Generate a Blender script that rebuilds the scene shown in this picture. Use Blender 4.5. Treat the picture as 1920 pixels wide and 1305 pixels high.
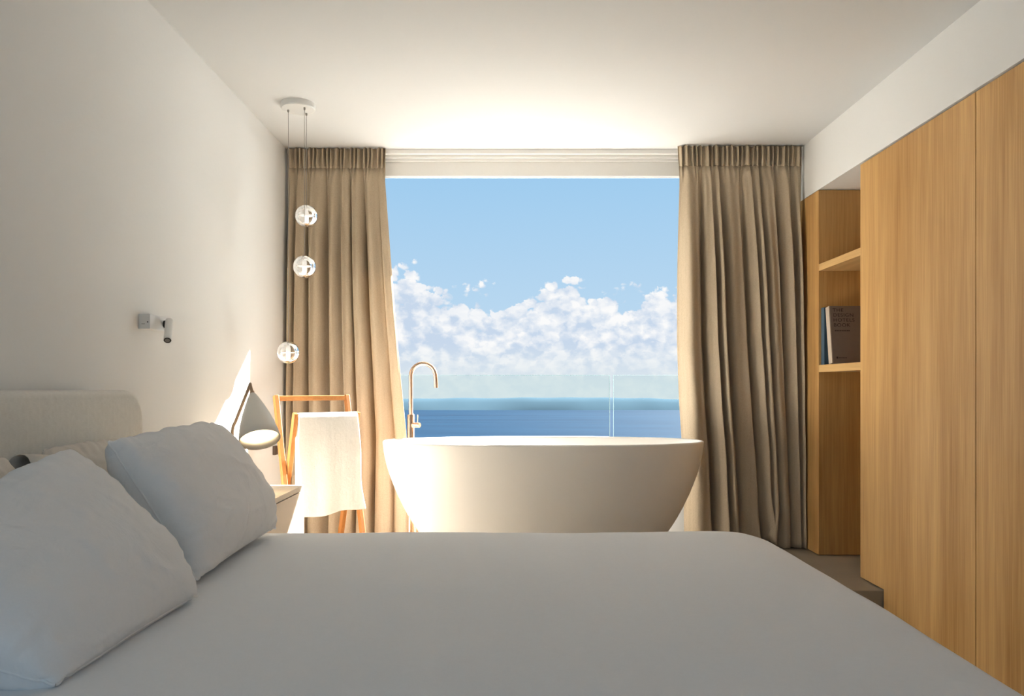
import bpy, math, random
import numpy as np
from mathutils import Vector, Matrix, noise as mn

for o in list(bpy.data.objects):
    bpy.data.objects.remove(o)
scene = bpy.context.scene
C = scene.collection
rnd = random.Random(7)

# ------------------------------------------------------------------ camera
F, CX, CY, EYE = 1450.0, 955.0, 727.0, 1.11      # focal length and vanishing point in photo pixels, eye height
cam_d = bpy.data.cameras.new('camera')
cam_d.sensor_width = 36.0
cam_d.lens = F / 1920 * 36
cam_d.shift_x = (960 - CX) / 1920
cam_d.shift_y = (CY - 652.5) / 1920
cam_d.clip_start = 0.05
cam_d.clip_end = 20000
cam = bpy.data.objects.new('camera', cam_d)
C.objects.link(cam)
cam.location = (0, 0, EYE)
cam.rotation_euler = (math.pi / 2, 0, 0)
scene.camera = cam
def at(px, py, y):
    return Vector(((px - CX) / F * y, y, EYE - (py - CY) / F * y))

# ------------------------------------------------------------------ colour management
vs = scene.view_settings
vs.view_transform = 'Standard'
vs.look = 'None'
vs.gamma = 1.0
vs.use_curve_mapping = False
vs.exposure = 0.0

# ------------------------------------------------------------------ small node language
class S:
    """a scalar socket with arithmetic"""
    def __init__(s, nt, sock): s.nt, s.k = nt, sock
    def _op(s, op, *a, clamp=False):
        n = s.nt.nodes.new('ShaderNodeMath'); n.operation = op; n.use_clamp = clamp
        for i, v in enumerate((s,) + a):
            if isinstance(v, S): s.nt.links.new(v.k, n.inputs[i])
            else: n.inputs[i].default_value = v
        return S(s.nt, n.outputs[0])
    def __add__(s, o): return s._op('ADD', o)
    __radd__ = __add__
    def __sub__(s, o): return s._op('SUBTRACT', o)
    def __rsub__(s, o): return (s * -1.0) + o
    def __mul__(s, o): return s._op('MULTIPLY', o)
    __rmul__ = __mul__
    def __truediv__(s, o): return s._op('DIVIDE', o)
    def sat(s): return s._op('ADD', 0.0, clamp=True)
    def exp(s): return s._op('EXPONENT')
    def abs(s): return s._op('ABSOLUTE')
    def step(s, a, b):
        n = s.nt.nodes.new('ShaderNodeMapRange'); n.interpolation_type = 'SMOOTHSTEP'
        s.nt.links.new(s.k, n.inputs[0]); n.inputs[1].default_value = a; n.inputs[2].default_value = b
        return S(s.nt, n.outputs[0])
def vec(nt, x, y, z):
    n = nt.nodes.new('ShaderNodeCombineXYZ')
    for i, v in enumerate((x, y, z)):
        if isinstance(v, S): nt.links.new(v.k, n.inputs[i])
        else: n.inputs[i].default_value = v
    return n.outputs[0]
def noise(nt, v, scale, detail=4, rough=.5, dist=0.0):
    n = nt.nodes.new('ShaderNodeTexNoise'); nt.links.new(v, n.inputs['Vector'])
    n.inputs['Scale'].default_value = scale; n.inputs['Detail'].default_value = detail
    n.inputs['Roughness'].default_value = rough; n.inputs['Distortion'].default_value = dist
    return S(nt, n.outputs[0])
def mixc(nt, f, a, b):
    n = nt.nodes.new('ShaderNodeMix'); n.data_type = 'RGBA'
    for sock, v in ((n.inputs[0], f), (n.inputs[6], a), (n.inputs[7], b)):
        if isinstance(v, S): nt.links.new(v.k, sock)
        elif isinstance(v, bpy.types.NodeSocket): nt.links.new(v, sock)
        elif isinstance(v, (int, float)): sock.default_value = v
        else: sock.default_value = (*v, 1)
    return n.outputs[2]

# ------------------------------------------------------------------ world: blue sky with a bank of cumulus above the sea
world = bpy.data.worlds.new('world'); scene.world = world; world.use_nodes = True
nt = world.node_tree; nt.nodes.clear()
tc = nt.nodes.new('ShaderNodeTexCoord')
sp = nt.nodes.new('ShaderNodeSeparateXYZ'); nt.links.new(tc.outputs['Generated'], sp.inputs[0])
dx, dy, dz = (S(nt, sp.outputs[i]) for i in range(3))
az = dx._op('ARCTAN2', dy)
el = dz._op('ARCSINE')
def voro(v, scale):
    n = nt.nodes.new('ShaderNodeTexVoronoi'); n.feature = 'F1'; nt.links.new(v, n.inputs['Vector'])
    n.voronoi_dimensions = '2D'; n.inputs['Scale'].default_value = scale
    return S(nt, n.outputs['Distance'])
def cloud_noise(a, e):
    p = vec(nt, a * 30.0, e * 38.0, 3.7)
    wob = noise(nt, p, 3.2, 4, .6) - .5
    p2 = vec(nt, a * 30.0 + wob * .55, e * 38.0 + wob * -.45, 0.0)
    big = noise(nt, p, .62, 2, .5)
    d1, d2 = voro(p2, 1.0), voro(p2, 2.6)
    return big * 0.9 + (d1 * d1) * -.55 + (d2 * d2) * -.40 + wob * .35 + .75
def bump(a, c, w, h): 
    t = (a - c) / w
    return ((t * t) * -1.0).exp() * h
top = noise(nt, vec(nt, az * 9.0, 11.3, 0.0), 1.0, 2) * 0.06 + 0.057
for c_, w_, h_ in ((-.128, .036, .036), (-.055, .03, .012), (.062, .042, .03), (.145, .03, .012), (.215, .028, .018)):
    top = top + bump(az, c_, w_, h_)
n0 = cloud_noise(az, el)
n1 = cloud_noise(az + .010, el + .013)
dens = (top - el) * 15.0 + (n0 - 0.80) * 1.35
mask = dens.step(-.03, .12)
lit = ((n0 - n1) * 1.9 + 0.62 + dens * -0.10 ).sat()
shade_patch = noise(nt, vec(nt, az * 16.0, el * 34.0, 8.1), 1.0, 4, .55).step(.45, .66)
lit = (lit - shade_patch * 0.28).sat()
haze = (el * 20.0 * -1.0 + 1.15).sat()
cloud_c = mixc(nt, lit, (.58, .69, .84), (.97, .97, .97))
cloud_c = mixc(nt, haze * 0.85, cloud_c, (.73, .81, .85))
sky_c = mixc(nt, (el * 3.2).sat(), (.56, .73, .88), (.315, .585, .86))
sky_c = mixc(nt, (el * 0.75 - .2).sat(), sky_c, (.17, .36, .68))
final = mixc(nt, mask, sky_c, cloud_c)
bg = nt.nodes.new('ShaderNodeBackground'); nt.links.new(final, bg.inputs[0]); bg.inputs[1].default_value = 1.0
wo = nt.nodes.new('ShaderNodeOutputWorld'); nt.links.new(bg.outputs[0], wo.inputs[0])

# ------------------------------------------------------------------ sun: comes in over the sea from the right
SUN_DIR = Vector((-1.009, -1.0, -0.76)).normalized()
sd = bpy.data.lights.new('sun', 'SUN'); sd.energy = 82.0; sd.angle = math.radians(.53); sd.color = (1.0, .985, .95)
sun = bpy.data.objects.new('sun', sd); C.objects.link(sun)
sun.rotation_euler = SUN_DIR.to_track_quat('-Z', 'Y').to_euler()
sun.location = (6, 12, 8)

# ------------------------------------------------------------------ materials
def newmat(name):
    m = bpy.data.materials.new(name); m.use_nodes = True
    t = m.node_tree
    return m, t, t.nodes['Principled BSDF']
def objco(t):
    return t.nodes.new('ShaderNodeTexCoord').outputs['Object']
def mapped(t, src, sc, rot=(0, 0, 0)):
    n = t.nodes.new('ShaderNodeMapping'); n.inputs['Scale'].default_value = sc; n.inputs['Rotation'].default_value = rot
    t.links.new(src, n.inputs[0]); return n.outputs[0]
def add_bump(t, b, h, dist, strength=1.0):
    n = t.nodes.new('ShaderNodeBump'); n.inputs['Distance'].default_value = dist; n.inputs['Strength'].default_value = strength
    t.links.new(h.k, n.inputs['Height']); t.links.new(n.outputs[0], b.inputs['Normal']); return n
def plain(name, col, rough=.5, metal=0.0, var=0.06, vscale=6, bump=None, spec=.5):
    m, t, b = newmat(name)
    oc = objco(t)
    n = noise(t, oc, vscale, 4)
    c2 = tuple(c * (1 - var) for c in col)
    t.links.new(mixc(t, n, c2, col), b.inputs['Base Color'])
    b.inputs['Roughness'].default_value = rough; b.inputs['Metallic'].default_value = metal
    b.inputs['Specular IOR Level'].default_value = spec
    if bump: add_bump(t, b, noise(t, oc, bump[0], 3), bump[1])
    return m
def wood(name, dark, light, axis='Z', rough=.45, scale=1.0):
    m, t, b = newmat(name)
    oc = objco(t)
    st = {'X': (1.2, 26, 26), 'Y': (26, 1.2, 26), 'Z': (26, 26, 1.2)}[axis]
    st2 = {'X': (3, 190, 190), 'Y': (190, 3, 190), 'Z': (190, 190, 3)}[axis]
    st3 = {'X': (.4, 5, 5), 'Y': (5, .4, 5), 'Z': (5, 5, .4)}[axis]
    a = noise(t, mapped(t, oc, tuple(s * scale for s in st)), 1, 3, .6, .25)
    f = noise(t, mapped(t, oc, tuple(s * scale for s in st2)), 1, 2, .6)
    g = noise(t, mapped(t, oc, tuple(s * scale for s in st3)), 1, 2)
    k = ((a - .5) * 1.3 + (f - .5) * 1.0 + (g - .5) * 1.4 + .5).sat()
    t.links.new(mixc(t, k, dark, light), b.inputs['Base Color'])
    b.inputs['Roughness'].default_value = rough
    b.inputs['Specular IOR Level'].default_value = .35
    add_bump(t, b, f, .0004)
    return m
def fabric(name, col, dark, weave=900, wb=.0004, crease=None, transl=0.0, rough=.9):
    m, t, b = newmat(name)
    oc = objco(t)
    w1 = noise(t, mapped(t, oc, (weave, weave * .15, weave * .15)), 1, 1)
    w2 = noise(t, mapped(t, oc, (weave * .15, weave * .15, weave)), 1, 1)
    sl = noise(t, mapped(t, oc, (60, 60, 3)), 1, 3)
    k = (w1 * .35 + w2 * .35 + sl * .3)
    col_s = mixc(t, k.step(.3, .7), dark, col)
    t.links.new(col_s, b.inputs['Base Color'])
    b.inputs['Roughness'].default_value = rough; b.inputs['Specular IOR Level'].default_value = .15
    h = k * wb
    if crease:
        h = h + noise(t, oc, crease[0], 5, .55, .6) * crease[1]
    add_bump(t, b, h, 1.0)
    if transl:
        tr = t.nodes.new('ShaderNodeBsdfTranslucent'); t.links.new(col_s, tr.inputs[0])
        mx = t.nodes.new('ShaderNodeMixShader'); mx.inputs[0].default_value = transl
        out = t.nodes['Material Output']
        t.links.new(b.outputs[0], mx.inputs[1]); t.links.new(tr.outputs[0], mx.inputs[2]); t.links.new(mx.outputs[0], out.inputs[0])
    return m
def emis(name, col, strength):
    m, t, b = newmat(name)
    b.inputs['Base Color'].default_value = (*col, 1)
    b.inputs['Emission Color'].default_value = (*col, 1); b.inputs['Emission Strength'].default_value = strength
    return m

M = {}
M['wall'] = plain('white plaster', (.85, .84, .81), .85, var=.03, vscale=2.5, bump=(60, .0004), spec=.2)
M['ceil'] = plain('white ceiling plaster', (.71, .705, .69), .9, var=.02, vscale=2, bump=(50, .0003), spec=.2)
M['stone'] = plain('beige stone', (.31, .26, .195), .45, var=.22, vscale=5, bump=(40, .0004))
M['terrace'] = plain('pale terrace stone', (.24, .22, .20), .7, var=.12, vscale=4)
M['white'] = plain('white lacquer', (.84, .83, .80), .35, var=.02)
M['whitemetal'] = plain('white metal', (.82, .81, .78), .3, var=.02)
M['tub'] = plain('white solid surface', (.88, .85, .80), .38, var=.015, vscale=3)
M['oak'] = wood('honey oak veneer', (.37, .185, .052), (.63, .38, .145))
M['oak_y'] = wood('honey oak edge', (.48, .28, .10), (.68, .44, .19), 'Y')
M['teak'] = wood('teak', (.27, .10, .022), (.43, .18, .048), 'Z', scale=1.6)
M['teak_x'] = wood('teak rail', (.30, .12, .028), (.46, .20, .058), 'X', scale=1.6)
M['curtain'] = fabric('beige linen curtain', (.56, .455, .325), (.45, .36, .25), 700, .0005, (9, .004), .15)
M['sheet'] = fabric('white cotton duvet', (.94, .93, .92), (.92, .91, .90), 1200, .0002, (3.0, .003))
M['pillow'] = fabric('white cotton pillowcase', (.93, .92, .905), (.91, .90, .885), 1200, .0002, (9, .006))
M['pillow_back'] = fabric('cream cotton pillowcase', (.80, .72, .62), (.75, .67, .57), 1200, .0002, (12, .0014))
M['headboard'] = fabric('ivory upholstery', (.82, .80, .74), (.76, .74, .68), 500, .0004, (16, .002))
M['towel'] = fabric('white terry towel', (.88, .865, .83), (.80, .785, .75), 500, .0016, (20, .003), .12)
M['cream'] = plain('cream lacquered wood', (.78, .65, .49), .45, var=.06, vscale=5)
M['copper'] = plain('brushed copper', (.90, .60, .42), .24, 1.0, var=.08, vscale=30)
M['brass'] = plain('antique brass', (.56, .37, .22), .42, .25, var=.1, vscale=30)
M['shade'] = plain('warm white lampshade', (.88, .83, .74), .4, var=.02)
M['shade_in'] = plain('white lampshade inside', (.9, .86, .78), .6, var=.01)
M['bulb'] = emis('warm bulb', (1.0, .84, .58), 70.0)
M['glow'] = emis('frosted glowing glass', (1.0, .93, .82), 1.6)
M['black'] = plain('black rubber', (.03, .026, .02), .5, var=.2)
M['cable'] = plain('grey cable', (.30, .28, .25), .4, var=.1)
M['darkbrown'] = plain('dark brown fitting', (.07, .045, .03), .5, var=.2)
M['gap'] = plain('dark shadow joint', (.05, .03, .015), .8, var=.1)
M['book_brown'] = plain('brown book cloth', (.20, .15, .12), .7, var=.12, vscale=40)
M['book_cream'] = plain('cream book spine', (.55, .46, .36), .7, var=.1, vscale=30)
M['book_blue'] = plain('blue book cloth', (.055, .105, .15), .6, var=.2, vscale=30)
M['paper'] = plain('book paper', (.72, .66, .55), .8, var=.08, vscale=60)
M['ink'] = plain('dark ink', (.035, .022, .016), .7, var=.1)
M['coast'] = plain('haze-painted coast', (.040, .064, .085), .95, var=.15, vscale=.01, spec=0)  # distance haze is mixed into this bluish base colour
def glass_solid():
    m, t, b = newmat('cast clear glass')
    b.inputs['Base Color'].default_value = (1, 1, 1, 1); b.inputs['Roughness'].default_value = 0.0
    b.inputs['Transmission Weight'].default_value = 1.0; b.inputs['IOR'].default_value = 1.45
    return m
M['glass'] = glass_solid()
def frost():
    m, t, b = newmat('frosted glass tube')
    out = t.nodes['Material Output']
    tr = t.nodes.new('ShaderNodeBsdfTranslucent'); tr.inputs[0].default_value = (.95, .93, .9, 1)
    mx = t.nodes.new('ShaderNodeMixShader'); mx.inputs[0].default_value = .4
    b.inputs['Base Color'].default_value = (.9, .88, .85, 1); b.inputs['Roughness'].default_value = .5
    b.inputs['Emission Color'].default_value = (1, .95, .88, 1); b.inputs['Emission Strength'].default_value = .45
    t.links.new(b.outputs[0], mx.inputs[1]); t.links.new(tr.outputs[0], mx.inputs[2]); t.links.new(mx.outputs[0], out.inputs[0])
    return m
M['frost'] = frost()
def pane():
    m, t, b = newmat('balustrade glass')
    out = t.nodes['Material Output']
    tr = t.nodes.new('ShaderNodeBsdfTransparent'); tr.inputs[0].default_value = (.94, .975, .965, 1)
    gl = t.nodes.new('ShaderNodeBsdfGlossy'); gl.inputs['Roughness'].default_value = .02
    fr = t.nodes.new('ShaderNodeFresnel'); fr.inputs[0].default_value = 1.03
    mx = t.nodes.new('ShaderNodeMixShader')
    t.links.new(fr.outputs[0], mx.inputs[0]); t.links.new(tr.outputs[0], mx.inputs[1]); t.links.new(gl.outputs[0], mx.inputs[2])
    t.links.new(mx.outputs[0], out.inputs[0])
    return m
M['pane'] = pane()
M['pane_edge'] = plain('polished glass edge', (.10, .17, .18), .3, var=.05)
def sea_mat():
    m, t, b = newmat('sea water')
    oc = objco(t)
    n = noise(t, mapped(t, oc, (.0016, .012, 1)), 1, 5, .6)
    n2 = noise(t, mapped(t, oc, (.02, .12, 1)), 1, 4, .6)
    k = (n * .7 + n2 * .3).step(.35, .65)
    t.links.new(mixc(t, k, (.001, .010, .027), (.003, .017, .039)), b.inputs['Base Color'])
    b.inputs['Roughness'].default_value = .45; b.inputs['Specular IOR Level'].default_value = .04
    return m
M['sea'] = sea_mat()

# ------------------------------------------------------------------ mesh helpers
def mesh_obj(name, V, Fc, mat, parent=None, smooth=True, loc=None, uvless=True):
    """vertices in world coordinates; a part is stored relative to its thing, a thing relative to its base"""
    V = [Vector(v) for v in V]
    if parent is not None:
        base = Vector(parent.get('_base', (0, 0, 0)))
    elif loc is not None:
        base = Vector(loc)
    else:
        lo = Vector((min(v.x for v in V), min(v.y for v in V), min(v.z for v in V)))
        hi = Vector((max(v.x for v in V), max(v.y for v in V), max(v.z for v in V)))
        base = Vector(((lo.x + hi.x) / 2, (lo.y + hi.y) / 2, lo.z))
    me = bpy.data.meshes.new(name)
    me.from_pydata([tuple(v - base) for v in V], [], [tuple(f) for f in Fc])
    me.update()
    if smooth:
        me.polygons.foreach_set('use_smooth', [True] * len(me.polygons))
    me.materials.append(M[mat])
    o = bpy.data.objects.new(name, me); C.objects.link(o)
    if parent is not None:
        o.parent = parent
    else:
        o.location = base
    o['_base'] = tuple(base)
    return o
def tag(o, label, cat, group=None, kind=None):
    o['label'] = label; o['category'] = cat
    if group: o['group'] = group
    if kind: o['kind'] = kind
    return o
def thing(name, label, cat, base, group=None, kind=None):
    o = bpy.data.objects.new(name, None); C.objects.link(o)
    o.location = base; o['_base'] = tuple(base); o.empty_display_size = .05
    return tag(o, label, cat, group, kind)
def boxmesh(x0, x1, y0, y1, z0, z1):
    V = [(x, y, z) for z in (z0, z1) for y in (y0, y1) for x in (x0, x1)]
    Fc = [(0, 2, 3, 1), (4, 5, 7, 6), (0, 1, 5, 4), (2, 6, 7, 3), (0, 4, 6, 2), (1, 3, 7, 5)]
    return V, Fc
def bevel(o, w, seg=2):
    m = o.modifiers.new('bevel', 'BEVEL'); m.width = w; m.segments = seg; m.limit_method = 'ANGLE'; m.angle_limit = math.radians(40)
    return o
def box(name, x0, x1, y0, y1, z0, z1, mat, parent=None, bev=.002):
    o = mesh_obj(name, *boxmesh(x0, x1, y0, y1, z0, z1), mat, parent, smooth=False)
    if bev: bevel(o, bev)
    return o
def prism_yz(name, pts, x0, x1, mat, parent=None, bev=.0015):
    n = len(pts)
    V = [(x0, y, z) for y, z in pts] + [(x1, y, z) for y, z in pts]
    Fc = [tuple(range(n)), tuple(range(2 * n - 1, n - 1, -1))] + [(i, i + n, (i + 1) % n + n, (i + 1) % n) for i in range(n)]
    o = mesh_obj(name, V, Fc, mat, parent, smooth=False)
    if bev: bevel(o, bev)
    return o
def beam(name, p0, p1, w, d, mat, parent, up=Vector((0, 0, 1)), bev=.003):
    """square timber from p0 to p1"""
    p0, p1 = Vector(p0), Vector(p1); t = (p1 - p0).normalized()
    a = t.cross(up).normalized(); b = a.cross(t).normalized()
    V = [p + a * (sa * w / 2) + b * (sb * d / 2) for p in (p0, p1) for sa, sb in ((-1, -1), (1, -1), (1, 1), (-1, 1))]
    Fc = [(3, 2, 1, 0), (4, 5, 6, 7)] + [(i, (i + 1) % 4, (i + 1) % 4 + 4, i + 4) for i in range(4)]
    o = mesh_obj(name, V, Fc, mat, parent, smooth=False)
    if bev: bevel(o, bev)
    return o
def tubemesh(pts, r, n=16, caps=True):
    pts = [Vector(p) for p in pts]; R = r if isinstance(r, (list, tuple)) else [r] * len(pts)
    V, Fc = [], []
    t0 = (pts[1] - pts[0]).normalized()
    nrm = t0.orthogonal().normalized()
    for i, p in enumerate(pts):
        t = (pts[min(i + 1, len(pts) - 1)] - pts[max(i - 1, 0)]).normalized()
        nrm = (nrm - t * nrm.dot(t)).normalized(); b = t.cross(nrm)
        V += [p + nrm * (R[i] * math.cos(2 * math.pi * k / n)) + b * (R[i] * math.sin(2 * math.pi * k / n)) for k in range(n)]
    for i in range(len(pts) - 1):
        Fc += [(i * n + k, i * n + (k + 1) % n, (i + 1) * n + (k + 1) % n, (i + 1) * n + k) for k in range(n)]
    if caps:
        Fc += [tuple(range(n - 1, -1, -1)), tuple((len(pts) - 1) * n + k for k in range(n))]
    return V, Fc
def tube(name, pts, r, mat, parent=None, n=16):
    o = mesh_obj(name, *tubemesh(pts, r, n), mat, parent)
    o.modifiers.new('edge', 'EDGE_SPLIT').split_angle = math.radians(50)
    return o
def lathemesh(prof, mtx=Matrix(), n=40, close=True):
    V, Fc = [], []
    for r, z in prof:
        V += [mtx @ Vector((r * math.cos(2 * math.pi * k / n), r * math.sin(2 * math.pi * k / n), z)) for k in range(n)]
    for i in range(len(prof) - 1):
        Fc += [(i * n + k, i * n + (k + 1) % n, (i + 1) * n + (k + 1) % n, (i + 1) * n + k) for k in range(n)]
    return V, Fc
def lathe(name, prof, mat, parent=None, mtx=Matrix(), n=40, split=45):
    o = mesh_obj(name, *lathemesh(prof, mtx, n), mat, parent)
    if split: o.modifiers.new('edge', 'EDGE_SPLIT').split_angle = math.radians(split)
    return o
def axis_matrix(origin, zdir):
    z = Vector(zdir).normalized()
    return Matrix.Translation(Vector(origin)) @ z.to_track_quat('Z', 'Y').to_matrix().to_4x4()
def smooth01(a, b, x):
    t = np.clip((x - a) / (b - a), 0, 1); return t * t * (3 - 2 * t)
def gridfaces(nu, nv, off=0):
    return [(off + j * nu + i, off + j * nu + i + 1, off + (j + 1) * nu + i + 1, off + (j + 1) * nu + i) for j in range(nv - 1) for i in range(nu - 1)]

# ------------------------------------------------------------------ the setting
XL, XR, ZC, PZ = -1.317, 1.714, 2.52, .18         # left wall, wardrobe front, ceiling, platform
YB, YW, YO, STEP = -.95, 4.62, 4.86, 3.545        # back wall, window wall inside / outside, platform edge
WT = 2.208                                        # wardrobe top
def struct(o, label, cat):
    return tag(o, label, cat, kind='structure')
struct(box('floor', XL - .2, 2.5, YB - .2, STEP, -.1, 0, 'stone', bev=0), 'beige stone bedroom floor below the step', 'floor')
struct(box('floor_platform', XL - .2, 2.5, STEP, YO, -.1, PZ, 'stone', bev=.004), 'raised beige stone platform with the bathtub on it', 'floor')
struct(box('wall_left', XL - .2, XL, YB - .2, YO, 0, ZC, 'wall', bev=0), 'white plaster wall behind the headboard', 'wall')
RW0, RW1, RWZ = -1.2, 1.65, 2.4  # extent of the opening added behind the camera for fill light
wb = thing('wall_back', 'white plaster wall at the back of the room with a wide opening added for fill light', 'wall', (0, YB - .1, 0), kind='structure')
box('wall_panel', XL, RW0, YB - .2, YB, 0, ZC, 'wall', wb, 0)
box('wall_panel', RW1, 2.5, YB - .2, YB, 0, ZC, 'wall', wb, 0)
box('wall_panel', RW0, RW1, YB - .2, YB, RWZ, ZC, 'wall', wb, 0)
w2 = thing('fill_opening', 'wide framed opening added opposite the sea window to let in fill light', 'window', ((RW0 + RW1) / 2, YB - .1, 0), kind='structure')
for nm, b_ in (('frame_head', (RW0, RW1, YB - .13, YB - .07, RWZ - .04, RWZ)), ('frame_jamb', (RW0, RW0 + .04, YB - .13, YB - .07, 0, RWZ - .04)),
               ('frame_jamb', (RW1 - .04, RW1, YB - .13, YB - .07, 0, RWZ - .04)), ('frame_post', ((RW0 + RW1) / 2 - .02, (RW0 + RW1) / 2 + .02, YB - .13, YB - .07, 0, RWZ - .04))):
    box(nm, *b_, 'white', w2, .001)
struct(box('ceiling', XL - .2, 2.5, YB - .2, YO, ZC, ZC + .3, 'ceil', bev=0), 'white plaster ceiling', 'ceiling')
struct(box('wall_right', XR + .6, 2.5, YB, YO, 0, ZC, 'wall', bev=0), 'white plaster wall behind the wardrobe', 'wall')
struct(box('trim_1', XR, XR + .6, YB, YO, WT, ZC, 'wall', bev=0), 'white plaster soffit above the oak wardrobe', 'soffit')
# window wall: two returns, a lintel, a roof overhang outside
OPL, OPR, HEAD, YH = -.82, 1.15, 2.3735, 4.65
struct(box('wall_window', XL, OPL, YW, YO, PZ, ZC, 'wall', bev=0), 'white window wall return behind the curtain by the pendant', 'wall')
struct(box('wall_far', OPR, XR + .6, YW, YO, PZ, ZC, 'wall', bev=0), 'white window wall return behind the curtain by the bookcase', 'wall')
struct(box('trim_2', OPL, OPR, YW, YH, HEAD, ZC, 'wall', bev=.003), 'white lintel above the wide window opening', 'lintel')
SILL = .68  # height of an unseen parapet, added to keep low sun off the platform
struct(box('trim_5', OPL, OPR, YW, YO, PZ, SILL, 'wall', bev=.004), 'unseen low white parapet added behind the bathtub to block low sun', 'parapet')
struct(box('trim_3', XL - 3, 4.5, YH, 5.76, 2.685, 2.9, 'wall', bev=0), 'white roof overhang outside the window', 'overhang')
struct(box('wall_facade', XL - 3, 4.5, YH - .001, YH + .05, ZC - .11, 2.7, 'wall', bev=0), 'white outer facade above the window', 'wall')
w = thing('window_1', 'wide open window with slim white frame above the bathtub', 'window', ((OPL + OPR) / 2, 4.8, SILL), kind='structure')
for nm, b_ in (('frame_head', (OPL, OPR, 4.63, 4.649, HEAD - .0045, HEAD + .002)), ('frame_sill', (OPL, OPR, 4.77, 4.83, SILL, SILL + .02)),
               ('frame_jamb', (OPL, OPL + .03, 4.77, 4.83, SILL + .02, HEAD - .0045)), ('frame_jamb', (OPR - .03, OPR, 4.77, 4.83, SILL + .02, HEAD - .0045))):
    box(nm, *b_, 'white', w, .001)
# curtain track: a white ceiling rail with ridges
tr_ = thing('trim_4', 'white curtain rail on the ceiling along the window wall', 'curtain rail', (.2, 4.56, ZC), kind='structure')
box('rail_body', XL + .005, XR - .005, 4.565, 4.62, ZC - .028, ZC, 'white', tr_, .002)
box('rail_lip', XL + .005, XR - .005, 4.59, 4.62, ZC - .046, ZC - .028, 'white', tr_, .002)
box('rail_lip', XL + .005, XR - .005, 4.606, 4.62, ZC - .062, ZC - .046, 'white', tr_, .002)

# outside: terrace, glass balustrade, sea, far coast
struct(box('terrace', -4.5, 5.0, YO, 7.25, -.2, .10, 'terrace', bev=.004), 'pale stone terrace outside the window', 'terrace')
xs = [-3.56, -1.32, .925, 3.17, 5.0]
for i in range(4):
    x0, x1 = xs[i] + .015, xs[i + 1] - .015
    p = thing('glass_panel', ['clear frameless glass balustrade panel hidden beyond the left curtain', 'wide clear glass balustrade panel behind the copper bath spout',
              'clear glass balustrade panel beside the right curtain, past the joint', 'clear glass balustrade panel beyond the bookcase side'][i], 'balustrade', ((x0 + x1) / 2, 7.0, .10), 'glass balustrade panels')
    box('pane', x0 + .004, x1 - .004, 6.993, 7.007, .10, 1.2215, 'pane', p, 0)
    box('pane_edge', x0, x1, 6.993, 7.007, 1.2215, 1.2255, 'pane_edge', p, 0)
    box('pane_edge', x0, x0 + .004, 6.993, 7.007, .10, 1.2215, 'pane_edge', p, 0)
    box('pane_edge', x1 - .004, x1, 6.993, 7.007, .10, 1.2215, 'pane_edge', p, 0)
SEA = -60.0
sea = mesh_obj('sea', [(-9000, 30, SEA), (9000, 30, SEA), (9000, 2400, SEA), (-9000, 2400, SEA)], [(0, 1, 2, 3)], 'sea', loc=(0, 1000, SEA))
tag(sea, 'calm blue sea stretching out below the terrace', 'sea', kind='stuff')
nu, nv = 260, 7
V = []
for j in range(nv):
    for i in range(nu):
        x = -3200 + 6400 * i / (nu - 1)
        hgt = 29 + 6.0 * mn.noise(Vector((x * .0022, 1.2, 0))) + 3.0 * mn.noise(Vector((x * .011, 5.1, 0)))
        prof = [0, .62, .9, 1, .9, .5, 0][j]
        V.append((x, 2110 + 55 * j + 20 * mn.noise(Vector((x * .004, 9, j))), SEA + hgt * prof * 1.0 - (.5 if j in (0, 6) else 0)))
tag(mesh_obj('coast', V, gridfaces(nu, nv), 'coast', loc=(0, 2200, SEA)), 'low blue coast along the horizon with haze painted into its colour', 'coast')

# ------------------------------------------------------------------ oak wardrobe and bookcase
Y0N, Y1N = 3.777, 4.285
wd = thing('wardrobe', 'tall built-in honey oak wardrobe with flush handleless doors', 'wardrobe', (XR + .3, 1.2, 0))
box('body', XR + .026, XR + .59, YB + .01, Y0N - .018, .02, WT - .012, 'oak', wd, 0)
box('end_panel', XR + .0245, XR + .59, Y0N - .018, Y0N, PZ, WT - .001, 'oak', wd, .001)
prism_yz('door', [(2.8445, .012), (STEP - .004, .012), (STEP - .004, PZ + .006), (Y0N, PZ + .006), (Y0N, WT - .010), (2.8445, WT - .010)], XR, XR + .022, 'oak', wd)
ys = [2.8405, 1.900, .960, .02, YB + .02]
for i in range(4):
    prism_yz('door', [(ys[i + 1] + .004, .012), (ys[i], .012), (ys[i], WT - .010), (ys[i + 1] + .004, WT - .010)], XR, XR + .022, 'oak', wd)
box('plinth', XR + .03, XR + .59, YB + .01, STEP - .004, 0, .02, 'gap', wd, 0)

bk = thing('bookcase', 'open oak bookcase niche between wardrobe and curtain', 'bookcase', (XR + .2, 4.03, PZ))
box('side_panel', XR, XR + .42, Y1N, YW - .004, PZ + .004, WT - .002, 'oak', bk, .001)
box('back_panel', XR + .40, XR + .42, Y0N + .001, Y1N, PZ + .002, WT - .002, 'oak', bk, 0)
box('shelf', XR + .001, XR + .40, Y0N, Y1N, 1.757, 1.795, 'oak_y', bk, .001)
box('shelf', XR + .001, XR + .40, Y0N, Y1N, 1.196, 1.2356, 'oak_y', bk, .001)

# books on the lower shelf
SH = 1.2356
bl = thing('book', 'dark blue cloth book standing upright against the bookcase side', 'book', (1.86, 4.262, SH), 'books on the oak shelf')
box('cover', 1.729, 1.975, 4.2795, 4.2835, SH, SH + .316, 'book_blue', bl, .001)
box('cover', 1.729, 1.975, 4.2415, 4.2455, SH, SH + .316, 'book_blue', bl, .001)
box('spine', 1.727, 1.732, 4.2415, 4.2835, SH, SH + .316, 'book_blue', bl, .001)
box('page_block', 1.732, 1.968, 4.2455, 4.2795, SH + .004, SH + .311, 'paper', bl, 0)
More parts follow.
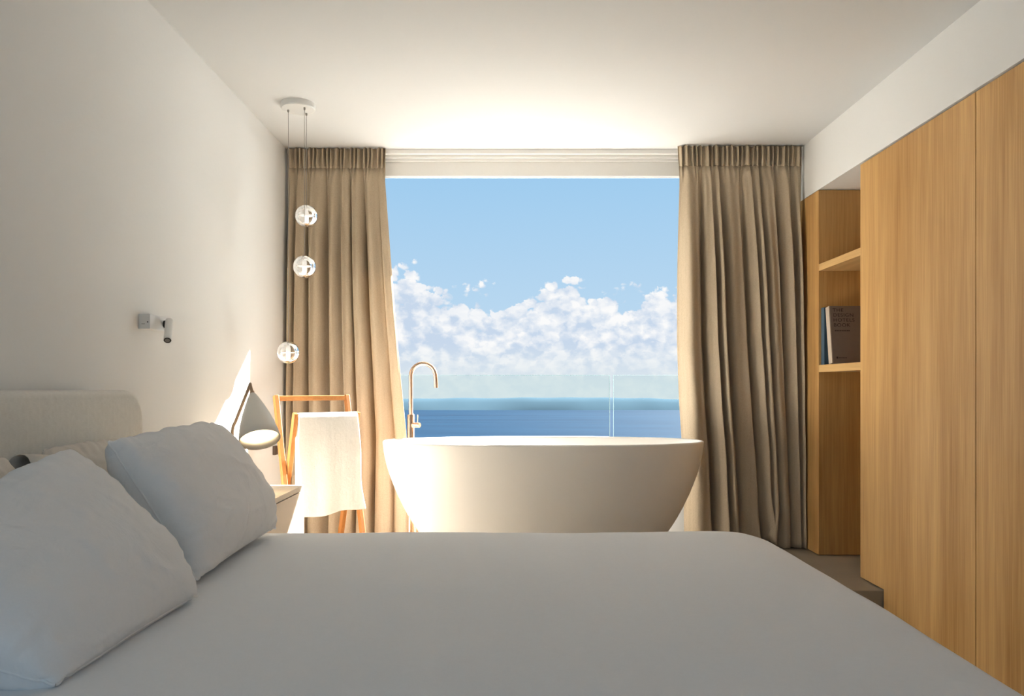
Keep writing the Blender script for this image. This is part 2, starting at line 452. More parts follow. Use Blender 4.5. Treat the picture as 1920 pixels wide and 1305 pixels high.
# leaning book: front cover to the room's entrance, spine to the room
LEAN = math.radians(8.5)
bb = thing('book', 'thick brown book with cream spine leaning back, title on its cover', 'book', (1.86, 4.165, SH), 'books on the oak shelf')
def leanpts(V):
    c, s = math.cos(LEAN), math.sin(LEAN); out = []
    for x, y, z in V:               # y: 0 front .. back, z: 0 bottom ; pivot on the front bottom edge
        out.append((x, 4.1485 + y * c + z * s, SH + .0005 + z * c - y * s + .0455 * s))
    return out
def leanbox(name, x0, x1, y0, y1, z0, z1, mat, parent, bev=.0008):
    V, Fc = boxmesh(x0, x1, y0, y1, z0, z1)
    o = mesh_obj(name, leanpts(V), Fc, mat, parent, smooth=False)
    if bev: bevel(o, bev)
    return o
fc = leanbox('cover', 1.738, 1.985, 0, .004, 0, .314, 'book_brown', bb)
leanbox('cover', 1.738, 1.985, .0415, .0455, 0, .314, 'book_brown', bb)
leanbox('spine', 1.732, 1.737, 0, .0455, 0, .314, 'book_cream', bb, .0015)
leanbox('hinge', 1.737, 1.741, .0015, .044, .001, .313, 'book_cream', bb)
leanbox('page_block', 1.741, 1.978, .004, .0415, .004, .309, 'paper', bb, 0)
def lettering(txt, x, z, size, parent, xs=1.0):
    cu = bpy.data.curves.new('t', 'FONT'); cu.body = txt; cu.size = size; cu.extrude = .0003; cu.space_character = 1.12
    o = bpy.data.objects.new('t', cu); C.objects.link(o)
    dg = bpy.context.evaluated_depsgraph_get(); me = bpy.data.meshes.new_from_object(o.evaluated_get(dg))
    V = [(x + v.co.x * xs, -.0004 - v.co.z, z + v.co.y) for v in me.vertices]
    Fc = [tuple(p.vertices) for p in me.polygons]
    bpy.data.objects.remove(o); bpy.data.curves.remove(cu)
    r = mesh_obj('lettering', leanpts(V), Fc, 'ink', parent, smooth=False)
    bpy.data.meshes.remove(me)
    return r
for i, tline in enumerate(('THE', 'DESIGN', 'HOTELS', 'BOOK')):
    lettering(tline, 1.752, .282 - i * .0275, .0265, bb, 1.12)
# the small illegible line and the imprint are only dashes at this size
for k in range(9): leanbox('print_mark', 1.757 + k * .0092, 1.757 + k * .0092 + .007, -.0005, .0002, .174, .180, 'ink', bb, 0)
leanbox('print_mark', 1.757, 1.766, -.0005, .0002, .024, .034, 'ink', bb, 0)
for k in range(6): leanbox('print_mark', 1.770 + k * .0075, 1.770 + k * .0075 + .0055, -.0005, .0002, .026, .030, 'ink', bb, 0)

# ------------------------------------------------------------------ curtains
def curtain(name, label, xa, xb, y0, ztop, zbot, edge, N, seed, gamma, slit=None, calm=0.0):
    """xa: wall side, xb(v): free edge; folds run down the cloth"""
    nu, nv, hv = 420, 70, .050
    r = np.random.default_rng(seed)
    u = np.linspace(0, 1, nu)
    # irregular fold phase
    wd_ = .45 + 1.25 * r.random(N); kn = np.concatenate([[0], np.cumsum(wd_)]); kn /= kn[-1]
    ph = np.interp(u, kn, np.arange(N + 1)); ker = np.ones(15) / 15; ph = np.convolve(np.pad(ph, 7, mode='edge'), ker, 'valid') * 2 * math.pi
    phh = u * N * 2 * math.pi
    am = np.interp(u, np.linspace(0, 1, N + 1), .55 + .75 * r.random(N + 1)) * (1 - calm * smooth01(.72, .97, u))
    ph2 = ph * 2.37 + 1.3
    vs_ = np.concatenate([np.linspace(0, hv, 12), hv + (np.linspace(0, 1, nv - 11)[1:]) * (1 - hv)])
    def row(v):
        q = max(0.0, (v - hv) / (1 - hv))
        w = u ** (1 + (gamma - 1) * q)
        free = edge(v)
        x = xa + (free - xa) * w
        A = .012 + .040 * float(smooth01(0, .30, q)) + .008 * q
        drift = .9 * q * np.sin(u * 5 + seed)
        g1 = 2 * np.abs(np.sin((ph + drift) / 2)) ** .75 - 1; f1 = -(.62 * g1 + .38 * np.cos(ph + drift + 2.6)); f2 = np.sin(ph2 - drift * .5)
        y = A * am * (f1 + .28 * (1 - .6 * q) * f2)
        # pencil pleats in the heading
        hp = float(np.exp(-(max(v, 0) / (hv * 1.25)) ** 4))
        y = y * (1 - .45 * hp) + hp * .017 * np.sin(phh * 2.7 + .8 * np.sin(phh * .9)) 
        if v < .09: y *= 1 - .35 * math.exp(-((v - hv) / .012) ** 2)
        x = x + np.sign(free - xa) * (.010 + .012 * q) * np.cos(ph + drift) * np.minimum(1, np.minimum(u, 1 - u) * 12) * (1 - hp)
        # slack ripples
        y = y + .004 * q * np.sin(v * 31 + u * 23 + seed) * np.sin(u * 40)
        z0 = ztop + hp * .006 * np.sin(phh * 2.7 + .4)
        zb = np.full(nu, zbot)
        if slit is not None:
            d = (u - slit) / .035
            zb = zbot + .10 * np.exp(-np.abs(d) ** 1.5)
            x = x + .03 * smooth01(.9, 1, v) * np.tanh(d * 1.5) * np.exp(-(d / 2.5) ** 2)
        z = z0 + (zb - z0) * v
        return [(float(np.clip(x[i], XL + .004, XR - .004)), float(y0 + y[i]), float(z[i])) for i in range(nu)]
    t = thing(name, label, 'curtain', (xa + .3 * np.sign(edge(0) - xa), y0, zbot), 'linen curtains at the window')
    rows = [row(v) for v in vs_]
    for nm, a, b in (('heading', 0, 12), ('panel', 11, len(vs_))):
        V = [p for rr in rows[a:b] for p in rr]
        o = mesh_obj(nm, V, gridfaces(nu, b - a), 'curtain', t)
        so = o.modifiers.new('thick', 'SOLIDIFY'); so.thickness = .0016
    return t
def edge_from(pts, y, ztop, zbot):
    P = [at(px, py, y) for px, py in pts]
    zz = [(ztop - p.z) / (ztop - zbot) for p in P]; xx = [p.x for p in P]
    return lambda v: float(np.interp(v, zz, xx))
ZT = ZC - .004
curtain('curtain', 'long beige linen curtain hanging behind the pendant light and towel rack', XL + .012, 0, 4.545, ZT, PZ + .012,
        edge_from([(724, 279), (722, 340), (731, 470), (740, 590), (752, 720), (762, 820), (764, 1040)], 4.545, ZT, PZ), 8, 3, 1.28, calm=.75)
curtain('curtain', 'long beige linen curtain hanging beside the oak bookcase', XR - .012, 0, 4.50, ZT, PZ + .006,
        edge_from([(1272, 274), (1275, 330), (1273, 480), (1272, 640), (1276, 760), (1282, 850), (1286, 1030)], 4.50, ZT, PZ), 9, 11, 1.45, slit=.42)

# ------------------------------------------------------------------ bathtub
def tub():
    n = 96; xc, yc = .1716, 3.95; zr = EYE - .2727
    prof = [(1.0, 0), (.998, .010), (.993, .05), (.981, .106), (.942, .207), (.869, .338), (.802, .43), (.766, .466), (.70, .53), (.62, .60), (.57, .645), (.555, zr - PZ)]
    A, B = .817, .352
    V, Fc = [], []
    def ring(a, b, z):
        for k in range(n):
            t = 2 * math.pi * k / n; c, s = math.cos(t), math.sin(t); e = .93
            V.append((xc + a * math.copysign(abs(c) ** e, c), yc + b * math.copysign(abs(s) ** e, s), z))
    rings = []
    # outside, from the foot up
    for k_, d in reversed(prof):
        rings.append((A * k_, B * (k_ * .92 + .08), zr - d))
    # rolled lip then the basin
    th = .022
    rings += [(A - .004, B - .004, zr + .004), (A - th * .6, B - th * .6, zr + .0045), (A - th, B - th, zr - .002)]
    for k_, d in prof[2:8]:
        rings.append((A * k_ - th, B * (k_ * .92 + .08) - th, zr - d))
    rings += [(A * .70 - th, B * .70 - th, zr - .49), (A * .45, B * .42, zr - .505), (A * .06, B * .06, zr - .51)]
    for a, b, z in rings: ring(a, b, z)
    for i in range(len(rings) - 1):
        Fc += [(i * n + k, i * n + (k + 1) % n, (i + 1) * n + (k + 1) % n, (i + 1) * n + k) for k in range(n)]
    Fc += [tuple(range(n - 1, -1, -1)), tuple((len(rings) - 1) * n + k for k in range(n))]
    t = thing('bathtub', 'white oval freestanding bathtub in front of the window', 'bathtub', (xc, yc, PZ))
    o = mesh_obj('shell', V, Fc, 'tub', t)
    o.modifiers.new('sub', 'SUBSURF').render_levels = 1
    lathe('drain', [(0.0001, .006), (.022, .006), (.028, .003), (.03, 0)], 'copper', t, Matrix.Translation((xc, yc, zr - .511)), 24)
tub()

# copper floor-standing bath spout
fy, fx = 4.20, at(770.5, 800, 4.20).x
ft = thing('bath_faucet', 'copper floor-standing bath spout with swan neck behind the bathtub', 'faucet', (fx, fy, PZ))
zj = at(0, 777, fy).z
lathe('floor_flange', [(.0001, .014), (.034, .014), (.038, .010), (.038, 0)], 'copper', ft, Matrix.Translation((fx, fy, PZ)), 32)
tube('column', [(fx, fy, PZ), (fx, fy, zj - .004), (fx, fy, zj)], [.0190, .0190, .0165], 'copper', ft, 28)
ra = (816.5 - 770.5) / F * fy / 2; zs = at(0, 704.5, fy).z
pts = [(fx, fy, zj - .01), (fx, fy, zj + .08), (fx, fy, zs)]
for k in range(1, 15):
    a = math.pi * (1 - k / 14 * .96)
    pts.append((fx + ra + ra * math.cos(a), fy, zs + ra * math.sin(a)))
zo = at(0, 727, fy).z
lx = pts[-1]
pts.append((lx[0] + .003, fy, (lx[2] + zo) / 2)); pts.append((lx[0] + .004, fy, zo))
tube('spout', pts, .0110, 'copper', ft, 20)
kz = at(0, 796.5, fy).z
kd = Vector((.82, -.57, 0)).normalized()
k0 = Vector((fx, fy, kz))
tube('mixer_knob', [k0 + kd * .012, k0 + kd * .060, k0 + kd * .063], [.0135, .0135, .012], 'copper', ft, 24)
tube('lever', [k0 + kd * .048 + Vector((0, 0, .010)), k0 + kd * .050 + Vector((0, 0, .056))], .0022, 'copper', ft, 10)
hx = fx + .033
tube('supply_pipe', [(hx, fy - .02, PZ), (hx, fy - .02, .55), (hx - .012, fy - .01, .60), (fx + .008, fy, .61)], .0095, 'copper', ft, 14)

# ------------------------------------------------------------------ towel rack and towel
def towel_rack():
    X, Y, th, wA, wB, zA, zB, tA, bA, tB, bB = -0.994, 4.053, 0.69, 0.403, 0.345, 1.052, 0.966, 0.089, 0.132, 0.089, 0.135
    e = Vector((math.cos(th), math.sin(th), 0)); n = Vector((math.sin(th), -math.cos(th), 0)); c = Vector((X, Y, 0))
    P = lambda w_, t_, z_: c + e * (w_ / 2) + n * t_ + Vector((0, 0, z_))
    t = thing('towel_rack', 'crossed wooden towel rack with the white towel over it', 'towel rack', (X, Y, PZ))
    T = .030
    for s in (-1, 1):
        beam('leg', P(s * wA, bA, PZ), P(s * wA, -tA, zA + .018), T * .8, T, 'teak', t, n)
        beam('leg', P(s * wB, -bB, PZ), P(s * wB, tB, zB + .016), T * .8, T, 'teak', t, n)
    beam('rail', P(-wA + .02, -tA, zA + .003), P(wA - .02, -tA, zA + .003), T, T * .9, 'teak_x', t)
    beam('rail', P(-wB + .02, tB, zB), P(wB - .02, tB, zB), T * .7, T * .8, 'teak_x', t)
    # towel: hangs over the front rail
    nu, wT = 44, wB - .012
    rr = .017
    path = []
    zt = zB
    for k in range(11): path.append((-rr - .003 * (1 - k / 10) - .006, zt - .42 + .42 * k / 10))
    for k in range(1, 8):
        a = math.pi * (1 - k / 8); path.append((rr * math.cos(a), zt + rr * math.sin(a) * 1.05))
    nf = 30
    for k in range(nf + 1): path.append((rr + .004 + .022 * (k / nf) ** .8, zt - .50 * k / nf))
    V = []
    for j, (d, z) in enumerate(path):
        f = max(0, (j - 18) / nf)
        for i in range(nu):
            s = i / (nu - 1) * 2 - 1
            ww = wT * (1 + .10 * f) / 2 + .012 * f * math.sin(f * 7)
            wob = .35 * (.009 * math.sin(s * 4.2 + 1.0 + f * 1.5) + .006 * math.sin(s * 9 + 2 + f)) * f
            p = c + e * (s * ww + .012 * f) + n * (tB + d + wob)
            V.append((p.x, p.y, z + (.010 * s + .006 * math.sin(s * 5)) * f))
    tw = mesh_obj('towel', V, gridfaces(nu, len(path)), 'towel')
    so = tw.modifiers.new('thick', 'SOLIDIFY'); so.thickness = .007; so.offset = 1
    tw.modifiers.new('sub', 'SUBSURF').render_levels = 1
    tag(tw, 'white towel draped over the crossed wooden rack', 'towel')
towel_rack()
tag(box('wall_fitting', XL, XL + .018, 4.30, 4.345, .735, .785, 'darkbrown', bev=.003), 'small dark brown fitting on the white wall behind the lampshade', 'wall fitting')

# ------------------------------------------------------------------ nightstand
NX, NY0, NY1, NZ = -.842, 2.62, 3.172, .712
ns = thing('nightstand', 'cream nightstand with a flush drawer between bed and step', 'nightstand', ((XL + NX) / 2, (NY0 + NY1) / 2, 0))
box('body', XL + .002, NX - .02, NY0, NY1, .06, NZ - .024, 'cream', ns, .001)
box('top', XL + .002, NX, NY0, NY1, NZ - .020, NZ, 'cream', ns, .0015)
box('reveal', XL + .01, NX - .006, NY0 + .006, NY1 - .006, NZ - .024, NZ - .020, 'gap', ns, 0)
box('drawer', NX - .0195, NX, NY0 + .001, NY1 - .001, .372, NZ - .0235, 'cream', ns, .001)
box('drawer', NX - .0195, NX, NY0 + .001, NY1 - .001, .062, .368, 'cream', ns, .001)
box('plinth', XL + .002, NX - .06, NY0 + .03, NY1 - .03, 0, .06, 'gap', ns, 0)

# table lamp
la = at(469, 721, 3.02); lb = at(435.5, 806, 3.02); lb2 = at(433, 835, 3.02)
lp = thing('table_lamp', 'table lamp with white cone shade and bent brass arm on the nightstand', 'lamp', (lb2.x, 3.02, NZ))
lathe('base', [(.0001, .016), (.02, .016), (.062, .012), (.068, .006), (.068, 0)], 'brass', lp, Matrix.Translation((lb2.x, 3.02, NZ)), 40)
arm = [Vector((lb2.x, 3.02, NZ + .01)), lb2, lb + Vector((0, 0, -.02)), lb + Vector((.001, 0, .0)), lb + (la - lb) * .08 + Vector((-.002, 0, 0)), lb + (la - lb) * .2, la]
tube('arm', arm, .0064, 'brass', lp, 14)
ax = Vector((.061, -.100, -.176)).normalized()
apex = at(473.5, 738, 3.02) 
tube('joint', [la + Vector((.001, 0, -.002)), apex + ax * .004], [.0055, .0062], 'brass', lp, 14)
V, Fc = [], []
lathe('finial', [(.0001, .008), (.005, .006), (.0072, 0), (.005, -.006), (.0001, -.008)], 'brass', lp, Matrix.Translation(la), 16, 0)
mt = axis_matrix(apex, ax)
sh_prof = [(.009, 0), (.014, .006), (.024, .028), (.038, .062), (.052, .100), (.064, .140), (.072, .175), (.077, .208)]
lathe('shade', sh_prof + [(.0762, .2085)] , 'shade', lp, mt, 56, 0)
lathe('shade_lining', [(.0001, .014)] + [(r - .0016, z + .002) for r, z in sh_prof[2:]] + [(.0755, .2084)], 'shade_in', lp, mt, 56, 0)
lathe('neck', [(.0001, -.010), (.0075, -.010), (.0085, -.004), (.009, .001), (.012, .005)], 'brass', lp, mt, 20)
lathe('bulb', [(.0001, .115), (.013, .110), (.020, .096), (.021, .084), (.016, .066), (.011, .050), (.010, .03)], 'bulb', lp, mt, 24, 0)

# ------------------------------------------------------------------ wall reading light
rl = thing('reading_light', 'small white swivel reading spot on the wall above the pillows', 'wall lamp', (XL, 2.81, 1.34))
yb0, yb1 = 2.748, 2.885; zb1 = at(0, 588.5, 2.748).z; zb0 = at(0, 616.5, 2.748).z
box('housing', XL, XL + .0405, yb0, yb1, zb0, zb1, 'whitemetal', rl, .0015)
tube('switch_dot', [(XL + .032, yb0 + .002, (zb0 + zb1) / 2 - .002), (XL + .032, yb0 - .001, (zb0 + zb1) / 2 - .002)], .0022, 'black', rl, 12)
box('switch_line', XL + .010, XL + .022, yb0 - .0006, yb0 + .001, zb0 + .017, zb0 + .0185, 'cable', rl, 0)
pv = Vector((XL + .0405, 2.862, (zb0 + zb1) / 2 - .001))
tube('swivel', [pv, pv + Vector((.006, 0, 0))], .014, 'black', rl, 24)
tube('stem', [pv + Vector((.004, 0, 0)), pv + Vector((.020, -.012, 0))], .006, 'whitemetal', rl, 14)
s0 = at(317.5, 601, 2.855); s1 = at(314, 638, 2.780); d_ = (s1 - s0).normalized()
tube('spot', [s0, s0 + d_ * .002, s1], [.0125, .0135, .0135], 'whitemetal', rl, 28)
tube('lens_ring', [s1 - d_ * .002, s1 + d_ * .0008], .0124, 'black', rl, 28)
tube('lens', [s1, s1 + d_ * .0012], .0085, 'cable', rl, 24)

# ------------------------------------------------------------------ pendant of three glass globes
cyc = 3.842; cxc = at(559, 200, cyc).x
pl = thing('pendant_light', 'three clear glass globes hanging from a round white ceiling plate', 'pendant light', (cxc, cyc, ZC))
lathe('canopy', [(.0001, 0), (.083, 0), (.083, -.024), (.080, -.028), (.0001, -.028)], 'whitemetal', pl, Matrix.Translation((cxc, cyc, ZC)), 48, 30)
for px, py, y in ((574.5, 405, 3.895), (571, 500, 3.815), (540.5, 661, 3.848)):
    c = at(px, py, y); R = .0552
    cord = tube('cord', [(c.x, c.y, ZC - .026), (c.x, c.y, c.z + .02)], .0013, 'cable', pl, 8)
    lathe('cord_grip', [(.0001, -.012), (.004, -.012), (.005, -.006), (.005, 0)], 'cable', pl, Matrix.Translation((c.x, c.y, ZC - .028)), 12)
    nn = 40
    pr = [(max(R * math.sin(math.pi * k / nn), .0001), R * math.cos(math.pi * k / nn)) for k in range(nn + 1)]
    pr = [(r - (.0016 if abs(z) < .0012 else 0), z) for r, z in pr]
    g = lathe('globe', pr, 'glass', pl, Matrix.Translation(c), 64, 0)
    lathe('seam_disc', [(.0175, .0005), (R - .004, .0005), (R - .004, -.0005), (.0175, -.0005)], 'frost', g, Matrix.Translation(c), 40, 0)
    lathe('glass_tube', [(.0001, R * .93), (.015, R * .93), (.0158, .02), (.0158, 0), (.0001, 0)], 'frost', g, Matrix.Translation(c), 32, 0)
    lathe('diffuser', [(.0001, -.002), (.0150, -.002), (.0150, -R * .90), (.012, -R * .93), (.0001, -R * .93)], 'glow', g, Matrix.Translation(c), 32, 0)

# ------------------------------------------------------------------ bed
BZ = .65; BX1 = .803; BY0, BY1 = .40, 2.475
bed = thing('bed', 'low upholstered double bed with ivory headboard against the wall', 'bed', (-.2, 1.45, 0))
box('base', XL + .11, BX1 - .06, BY0 + .06, BY1 - .06, .04, .33, 'headboard', bed, .02)
box('mattress', XL + .11, BX1 - .05, BY0 + .05, BY1 - .05, .33, BZ - .05, 'sheet', bed, .05)
for sx in (XL + .2, BX1 - .15):
    for sy in (BY0 + .15, BY1 - .15): box('foot', sx - .03, sx + .03, sy - .03, sy + .03, 0, .04, 'black', bed, .003)
# headboard: padded slab with big rounded upper corners
def headboard():
    x0, x1 = XL + .004, XL + .118; y0, y1, z0, z1, r = .33, 2.545, .05, 1.103, .10
    pts = [(y0, z0), (y1, z0)]
    for cy_, a0 in ((y1 - r, 0), (y0 + r, 90)):
        for k in range(9):
            a = math.radians(a0 + 90 * k / 8); pts.append((cy_ + r * math.cos(a), z1 - r + r * math.sin(a)))
    o = prism_yz('headboard', pts, x0, x1, 'headboard', bed, 0)
    bv = bevel(o, .022, 4).modifiers[-1]; bv.angle_limit = math.radians(60)
    o.data.polygons.foreach_set('use_smooth', [True] * len(o.data.polygons))
    o.modifiers.new('edge', 'EDGE_SPLIT').split_angle = math.radians(60)
headboard()
def rounded_rect(x0, x1, y0, y1, rad, n=36, m=34):
    P = []
    cs = [(x1 - rad, y0 + rad, -90), (x1 - rad, y1 - rad, 0), (x0 + rad * .3, y1 - rad * .3, 90), (x0 + rad * .3, y0 + rad * .3, 180)]
    rs = [rad, rad, rad * .3, rad * .3]
    for q in range(4):
        cx_, cy_, a0 = cs[q]
        arc = [(cx_ + rs[q] * math.cos(math.radians(a0 + 90 * k / n)), cy_ + rs[q] * math.sin(math.radians(a0 + 90 * k / n))) for k in range(n + 1)]
        P += arc
        c2 = cs[(q + 1) % 4]; r2 = rs[(q + 1) % 4]
        a1 = math.radians(c2[2]); nx = (c2[0] + r2 * math.cos(a1), c2[1] + r2 * math.sin(a1)); la_ = arc[-1]
        P += [(la_[0] + (nx[0] - la_[0]) * k / m, la_[1] + (nx[1] - la_[1]) * k / m) for k in range(1, m)]
    return P
def duvet():
    x0, x1, y0, y1 = XL + .122, BX1, BY0, BY1
    edge_ = rounded_rect(x0, x1, y0, y1, .20)
    n = len(edge_); cx_, cy_ = (x0 + x1) / 2, (y0 + y1) / 2
    V, Fc = [], []
    def topz(x, y):
        d = min(x1 - x, y1 - y, y - y0)
        z = BZ + .015 - .008 * math.exp(-max(d, 0) / .10)
        z += .006 * mn.noise(Vector((x * 2.2, y * 2.2, 1))) + .0022 * mn.noise(Vector((x * 7 + y * 3, y * 6, 4)))
        return z
    K = 40
    rows_ = []
    for k in range(K + 1):
        f = max(k / K, .004)
        f = 1 - (1 - f) ** 1.15
        rows_.append([(cx_ + (ex - cx_) * f, cy_ + (ey - cy_) * f) for ex, ey in edge_])
    for rr in rows_:
        V += [(x, y, topz(x, y)) for x, y in rr]
    # turned edge and drop
    r_ = .055; S_ = []
    for k in range(1, 9):
        a = math.pi / 2 * k / 8; S_.append((r_ * math.sin(a), -r_ * (1 - math.cos(a)), 0))
    for k in range(1, 11): S_.append((r_ + .006 * k / 10, -r_ - .36 * k / 10, k / 10))
    for out, dn, fl in S_:
        for i, (ex, ey) in enumerate(edge_):
            a = edge_[(i + 1) % n]; b = edge_[i - 1]
            t = Vector((a[0] - b[0], a[1] - b[1])).normalized(); nx, ny = t.y, -t.x
            hb = 1.0 if ex > x0 + .06 else 0.02
            wob = fl * .012 * math.sin(i * .33) * hb + fl * .006 * math.sin(i * .11 + 1)* hb
            V.append((ex + nx * (out - r_ + .0 + wob) * hb, ey + ny * (out - r_ + wob) * hb, topz(ex, ey) + dn))
    R_ = K + 1 + len(S_)
    # pull the top in so the turned edge ends on the outline
    for k in range(K + 1):
        for i in range(n):
            x, y, z = V[k * n + i]
            V[k * n + i] = (cx_ + (x - cx_) * (1 - r_ / (x1 - cx_)) if x > cx_ else x, cy_ + (y - cy_) * (1 - r_ / (y1 - cy_)), z)
    for j in range(R_ - 1):
        Fc += [(j * n + i, j * n + (i + 1) % n, (j + 1) * n + (i + 1) % n, (j + 1) * n + i) for i in range(n)]
    Fc.append(tuple(range(n - 1, -1, -1)))
    o = mesh_obj('duvet', V, Fc, 'sheet')
    tag(o, 'smooth white duvet spread over the whole bed', 'duvet')
duvet()

# pillows: two sheets sewn at the rim, inflated and slumped by a small cloth solver
def pillow_cloth(W, H, p, seed, tilt, steps=70, iters=9, nu=84, nv=60):
    """local frame: x along the bed's width, y up the face, z out of the face (towards the foot of the bed)"""
    r = np.random.default_rng(seed)
    gx, gy = np.meshgrid(np.linspace(-W / 2, W / 2, nu), np.linspace(0, H, nv))
    ga, gb = 2 * gx / W, 2 * gy / H - 1
    gx = gx * (1 - .06 * gb ** 4 * ga ** 2); gy = H / 2 + (gy - H / 2) * (1 - .07 * ga ** 4 * gb ** 2)
    rim = np.zeros((nv, nu), bool); rim[0] = rim[-1] = True; rim[:, 0] = rim[:, -1] = True
    ida = np.arange(nu * nv).reshape(nv, nu); idb = ida.copy(); idb[~rim] = nu * nv + np.arange((~rim).sum())
    N = nu * nv + int((~rim).sum())
    X = np.zeros((N, 3))
    bump_ = .02 * (1 - (2 * gx / W) ** 2) * (1 - (2 * gy / H - 1) ** 2)
    X[ida.ravel()] = np.stack([gx, gy, bump_ + r.normal(0, .0012, gx.shape)], -1).reshape(-1, 3)
    m_ = ~rim
    X[idb[m_]] = np.stack([gx, gy, -bump_ + r.normal(0, .0012, gx.shape)], -1)[m_]
    rest = {}
    batches = []
    for ids in (ida, idb):
        for a, b, st in ((ids[:, :-1], ids[:, 1:], 1.0), (ids[:-1], ids[1:], 1.0), (ids[:-1, :-1], ids[1:, 1:], .45), (ids[:-1, 1:], ids[1:, :-1], .45)):
            for par in range(2):
                sl = (slice(None), slice(par, None, 2)) if a.shape[1] == nu - 1 and a.shape[0] == nv else (slice(par, None, 2), slice(None))
                A_, B_ = a[sl].ravel(), b[sl].ravel()
                batches.append((A_, B_, st, None))
    # rest lengths from the flat pattern
    flat = np.zeros((N, 2)); flat[ida.ravel()] = np.stack([gx, gy], -1).reshape(-1, 2); flat[idb[m_]] = np.stack([gx, gy], -1)[m_]
    batches = [(a, b, st, np.linalg.norm(flat[a] - flat[b], axis=1)[:, None]) for a, b, st, _ in batches]
    faces = []
    for ids, fl in ((ida, False), (idb, True)):
        q = np.stack([ids[:-1, :-1], ids[:-1, 1:], ids[1:, 1:], ids[1:, :-1]], -1).reshape(-1, 4)
        faces.append(q[:, ::-1] if fl else q)
    Q = np.concatenate(faces)
    Vv = np.zeros_like(X)
    up = np.array([0, math.sin(tilt), math.cos(tilt)])        # world up in the local frame
    for s in range(steps):
        n_ = np.cross(X[Q[:, 2]] - X[Q[:, 0]], X[Q[:, 3]] - X[Q[:, 1]]) * .5
        Fp = np.zeros_like(X)
        for k in range(4): np.add.at(Fp, Q[:, k], n_ * .25)
        Fp *= p * min(1, s / 15)
        Vv = (Vv + Fp - up * .0004) * .88
        X0 = X.copy(); X = X + Vv
        for it in range(iters):
            for a, b, st, L in batches:
                d = X[b] - X[a]; l = np.linalg.norm(d, axis=1)[:, None] + 1e-9
                c = d * ((l - L) / l * .5 * st)
                c = np.where(l > L, c, c * .35)
                X[a] += c; X[b] -= c
            hgt = X @ up
            below = hgt < -.2
            X[below] -= np.outer(hgt[below] + .2, up)
        Vv = X - X0
    par = np.zeros((N, 2)); par[ida.ravel()] = np.stack([ga, gb], -1).reshape(-1, 2); par[idb[m_]] = np.stack([ga, gb], -1)[m_]
    full = np.sqrt(np.clip(1 - np.abs(par[:, 0]) ** 2.6, 0, 1) * np.clip(1 - np.abs(par[:, 1]) ** 2.6, 0, 1)) ** 1.1
    full = full * (1 - .55 * smooth01(-.35, -1, par[:, 1]))
    sgn = np.ones(N); sgn[nu * nv:] = -1; sgn[ida[rim]] = 0
    Tm = np.percentile(np.abs(X[:, 2]), 97)
    X[:, 2] = .45 * X[:, 2] + .55 * sgn * Tm * .62 * full
    return X, Q, ida, par
def near(cs, k=.9717): return [(c[0] * k, c[1] * k, EYE + (c[2] - EYE) * k) for c in cs]
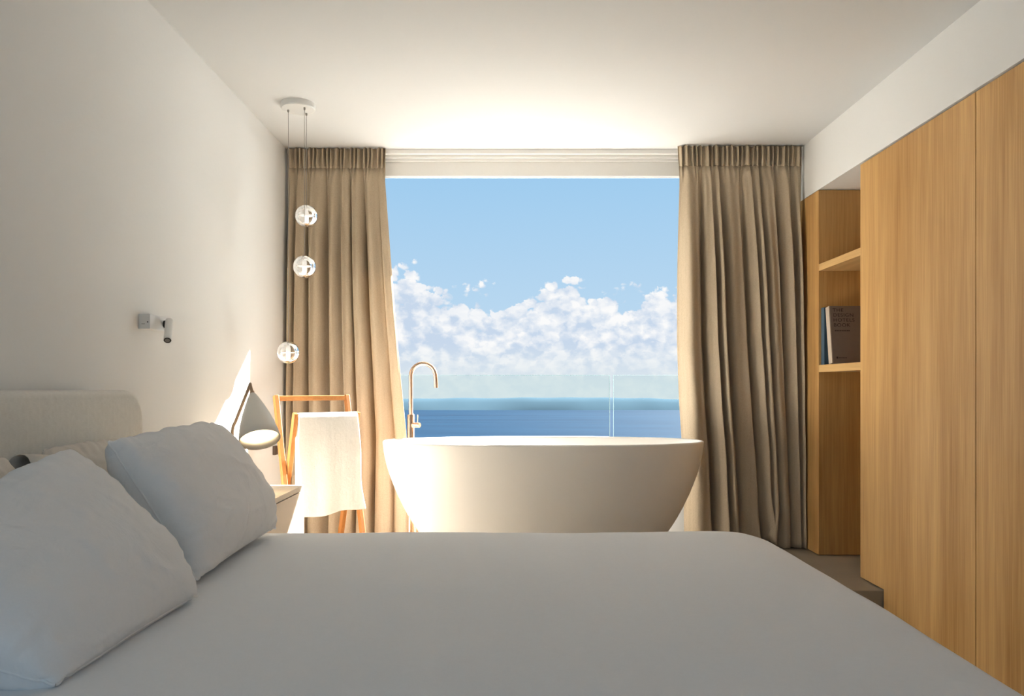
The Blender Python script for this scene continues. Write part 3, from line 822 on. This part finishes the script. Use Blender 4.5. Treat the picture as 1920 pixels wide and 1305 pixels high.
def pillow(label, corners, mat, W, H, p, seed, tilt, group):
    """corners: bottom-near, bottom-far, top-far, top-near, in the world"""
    X, Q, ida, flat = pillow_cloth(W, H, p, seed, tilt)
    bn, bf, tf, tn = (Vector(c) for c in corners)
    # local axes in the world
    ex = ((bf - bn) + (tf - tn)).normalized(); ey = ((tn - bn) + (tf - bf)).normalized(); ez = ey.cross(ex).normalized()
    if ez.x < 0: ez = -ez
    o = (bn + bf) / 2
    Wd = [o + ex * float(q[0]) + ey * float(q[1]) + ez * float(q[2]) for q in X]
    nv, nu = ida.shape
    cid = (ida[0, 0], ida[0, -1], ida[-1, -1], ida[-1, 0])
    dl = [Vector(c) - Wd[i] for c, i in zip((bn, bf, tf, tn), cid)]
    out = []
    for i, q in enumerate(flat):
        a = q[0] / 2 + .5; b = q[1] / 2 + .5
        out.append(Wd[i] + dl[0] * ((1 - a) * (1 - b)) + dl[1] * (a * (1 - b)) + dl[2] * (a * b) + dl[3] * ((1 - a) * b))
    nrm = [Vector() for _ in out]
    for q in Q:
        a_, b_, c_, d_q = (out[i] for i in q); nn_ = (c_ - a_).cross(d_q - b_)
        for i in q: nrm[i] += nn_
    def rid(t): return max(0, 1 - abs(mn.noise(t)) * 2.6) ** 1.4 - .25
    for i, (ga, gb) in enumerate(flat):
        hsum = 0
        for de, al, sd_ in ((1 - ga, gb * H, 1), (1 + ga, gb * H, 2), (1 - gb, ga * W, 3), (1 + gb, ga * W, 4)):
            dm = de * (W if sd_ < 3 else H) / 2
            wgt = math.exp(-dm / (.075 + .05 * mn.noise(Vector((al * 3, sd_, seed))))) * min(1, dm / .012)
            hsum += (.12 if sd_ == 4 else 1) * wgt * rid(Vector((al * 17 + 2.0 * mn.noise(Vector((al * 5, dm * 6, seed))), dm * 3.2, seed * 1.7 + sd_)))
        wx = 1 if i < nu * nv else .6
        bl_ = mn.noise(Vector((ga * 1.6 + seed, gb * 1.8, 3))) * .006 + max(0, rid(Vector((ga * 2.2 - gb * .7 + seed, gb * 4.4 + ga * 1.1, 7))) - .2) * .008
        out[i] = out[i] + nrm[i].normalized() * ((hsum * .012 + bl_) * wx * min(1, (1 - abs(ga)) * 12, (1 - abs(gb)) * 12))
    zmin = BZ - .03
    for v in out:
        if v.z < zmin: v.z = zmin + (v.z - zmin) * .08
        if v.x < XL + .125: v.x = XL + .125 + (v.x - XL - .125) * .05
    t = thing('pillow', label, 'pillow', tuple((bn + bf) / 2), group)
    m = mesh_obj('cushion', out, Q.tolist(), mat, t)
    sm = m.modifiers.new('soft', 'CORRECTIVE_SMOOTH'); sm.iterations = 1; sm.use_only_smooth = True
    m.modifiers.new('sub', 'SUBSURF').render_levels = 1
    loop = list(ida[0, :]) + list(ida[1:, -1]) + list(ida[-1, -2::-1]) + list(ida[-2:0:-1, 0])
    P = [out[i] for i in loop]
    P = [(P[k - 1] + P[k] * 2 + P[(k + 1) % len(P)]) / 4 for k in range(len(P))]
    P.append(P[0])
    mesh_obj('seam', *tubemesh(P, .0026, 6, False), mat, t)
    return t
pillow('plump white pillow standing on the duvet beside the lamp', near([(-.722, 1.790, .664), (-.738, 2.445, .666), (-.952, 2.44, .992), (-.930, 1.792, .985)]), 'pillow', .72, .50, 2.2, 5, math.radians(58), 'pillows on the bed')
pillow('large white pillow slumped forward with its open seam towards the bed side', near([(-.684, 1.165, .662), (-.668, 1.660, .664), (-.950, 1.665, .968), (-1.02, 1.06, .82)]), 'pillow', .62, .52, 2.2, 8, math.radians(50), 'pillows on the bed')
pb = pillow('cream pillow with its open pillowcase end, behind the plump white pillow', [(-1.02, 1.85, .665), (-1.02, 2.40, .665), (-1.115, 2.38, .960), (-1.12, 1.86, .960)], 'pillow_back', .60, .40, 1.2, 12, math.radians(72), 'pillows on the bed')
V = []
nr = 40
for y, hz_, hx_ in ((1.90, .128, .046), (1.85, .140, .047), (1.80, .146, .044), (1.745, .150, .040)):
    for k in range(nr):
        t = 2 * math.pi * k / nr; c_, s_ = math.cos(t), math.sin(t)
        z = .808 + hz_ * c_
        V.append((-1.062 - (z - .808) * .33 + hx_ * math.copysign(abs(s_) ** .8, s_) * (1 + .10 * math.sin(9 * t)), y + .012 * math.sin(3 * t + 1) * (y < 1.8), z))
Fc = [(r_ * nr + k, r_ * nr + (k + 1) % nr, (r_ + 1) * nr + (k + 1) % nr, (r_ + 1) * nr + k) for r_ in range(3) for k in range(nr)]
so = mesh_obj('pillowcase_opening', V, Fc, 'pillow_back', pb).modifiers.new('thick', 'SOLIDIFY'); so.thickness = .002
pillow('cream pillow propped on the headboard behind the slumped white pillow', [(-1.02, 1.02, .665), (-1.01, 1.68, .665), (-1.11, 1.70, .955), (-1.12, 1.05, .955)], 'pillow_back', .70, .40, 1.2, 15, math.radians(70), 'pillows on the bed')

for o in bpy.data.objects:
    if '_base' in o: del o['_base']
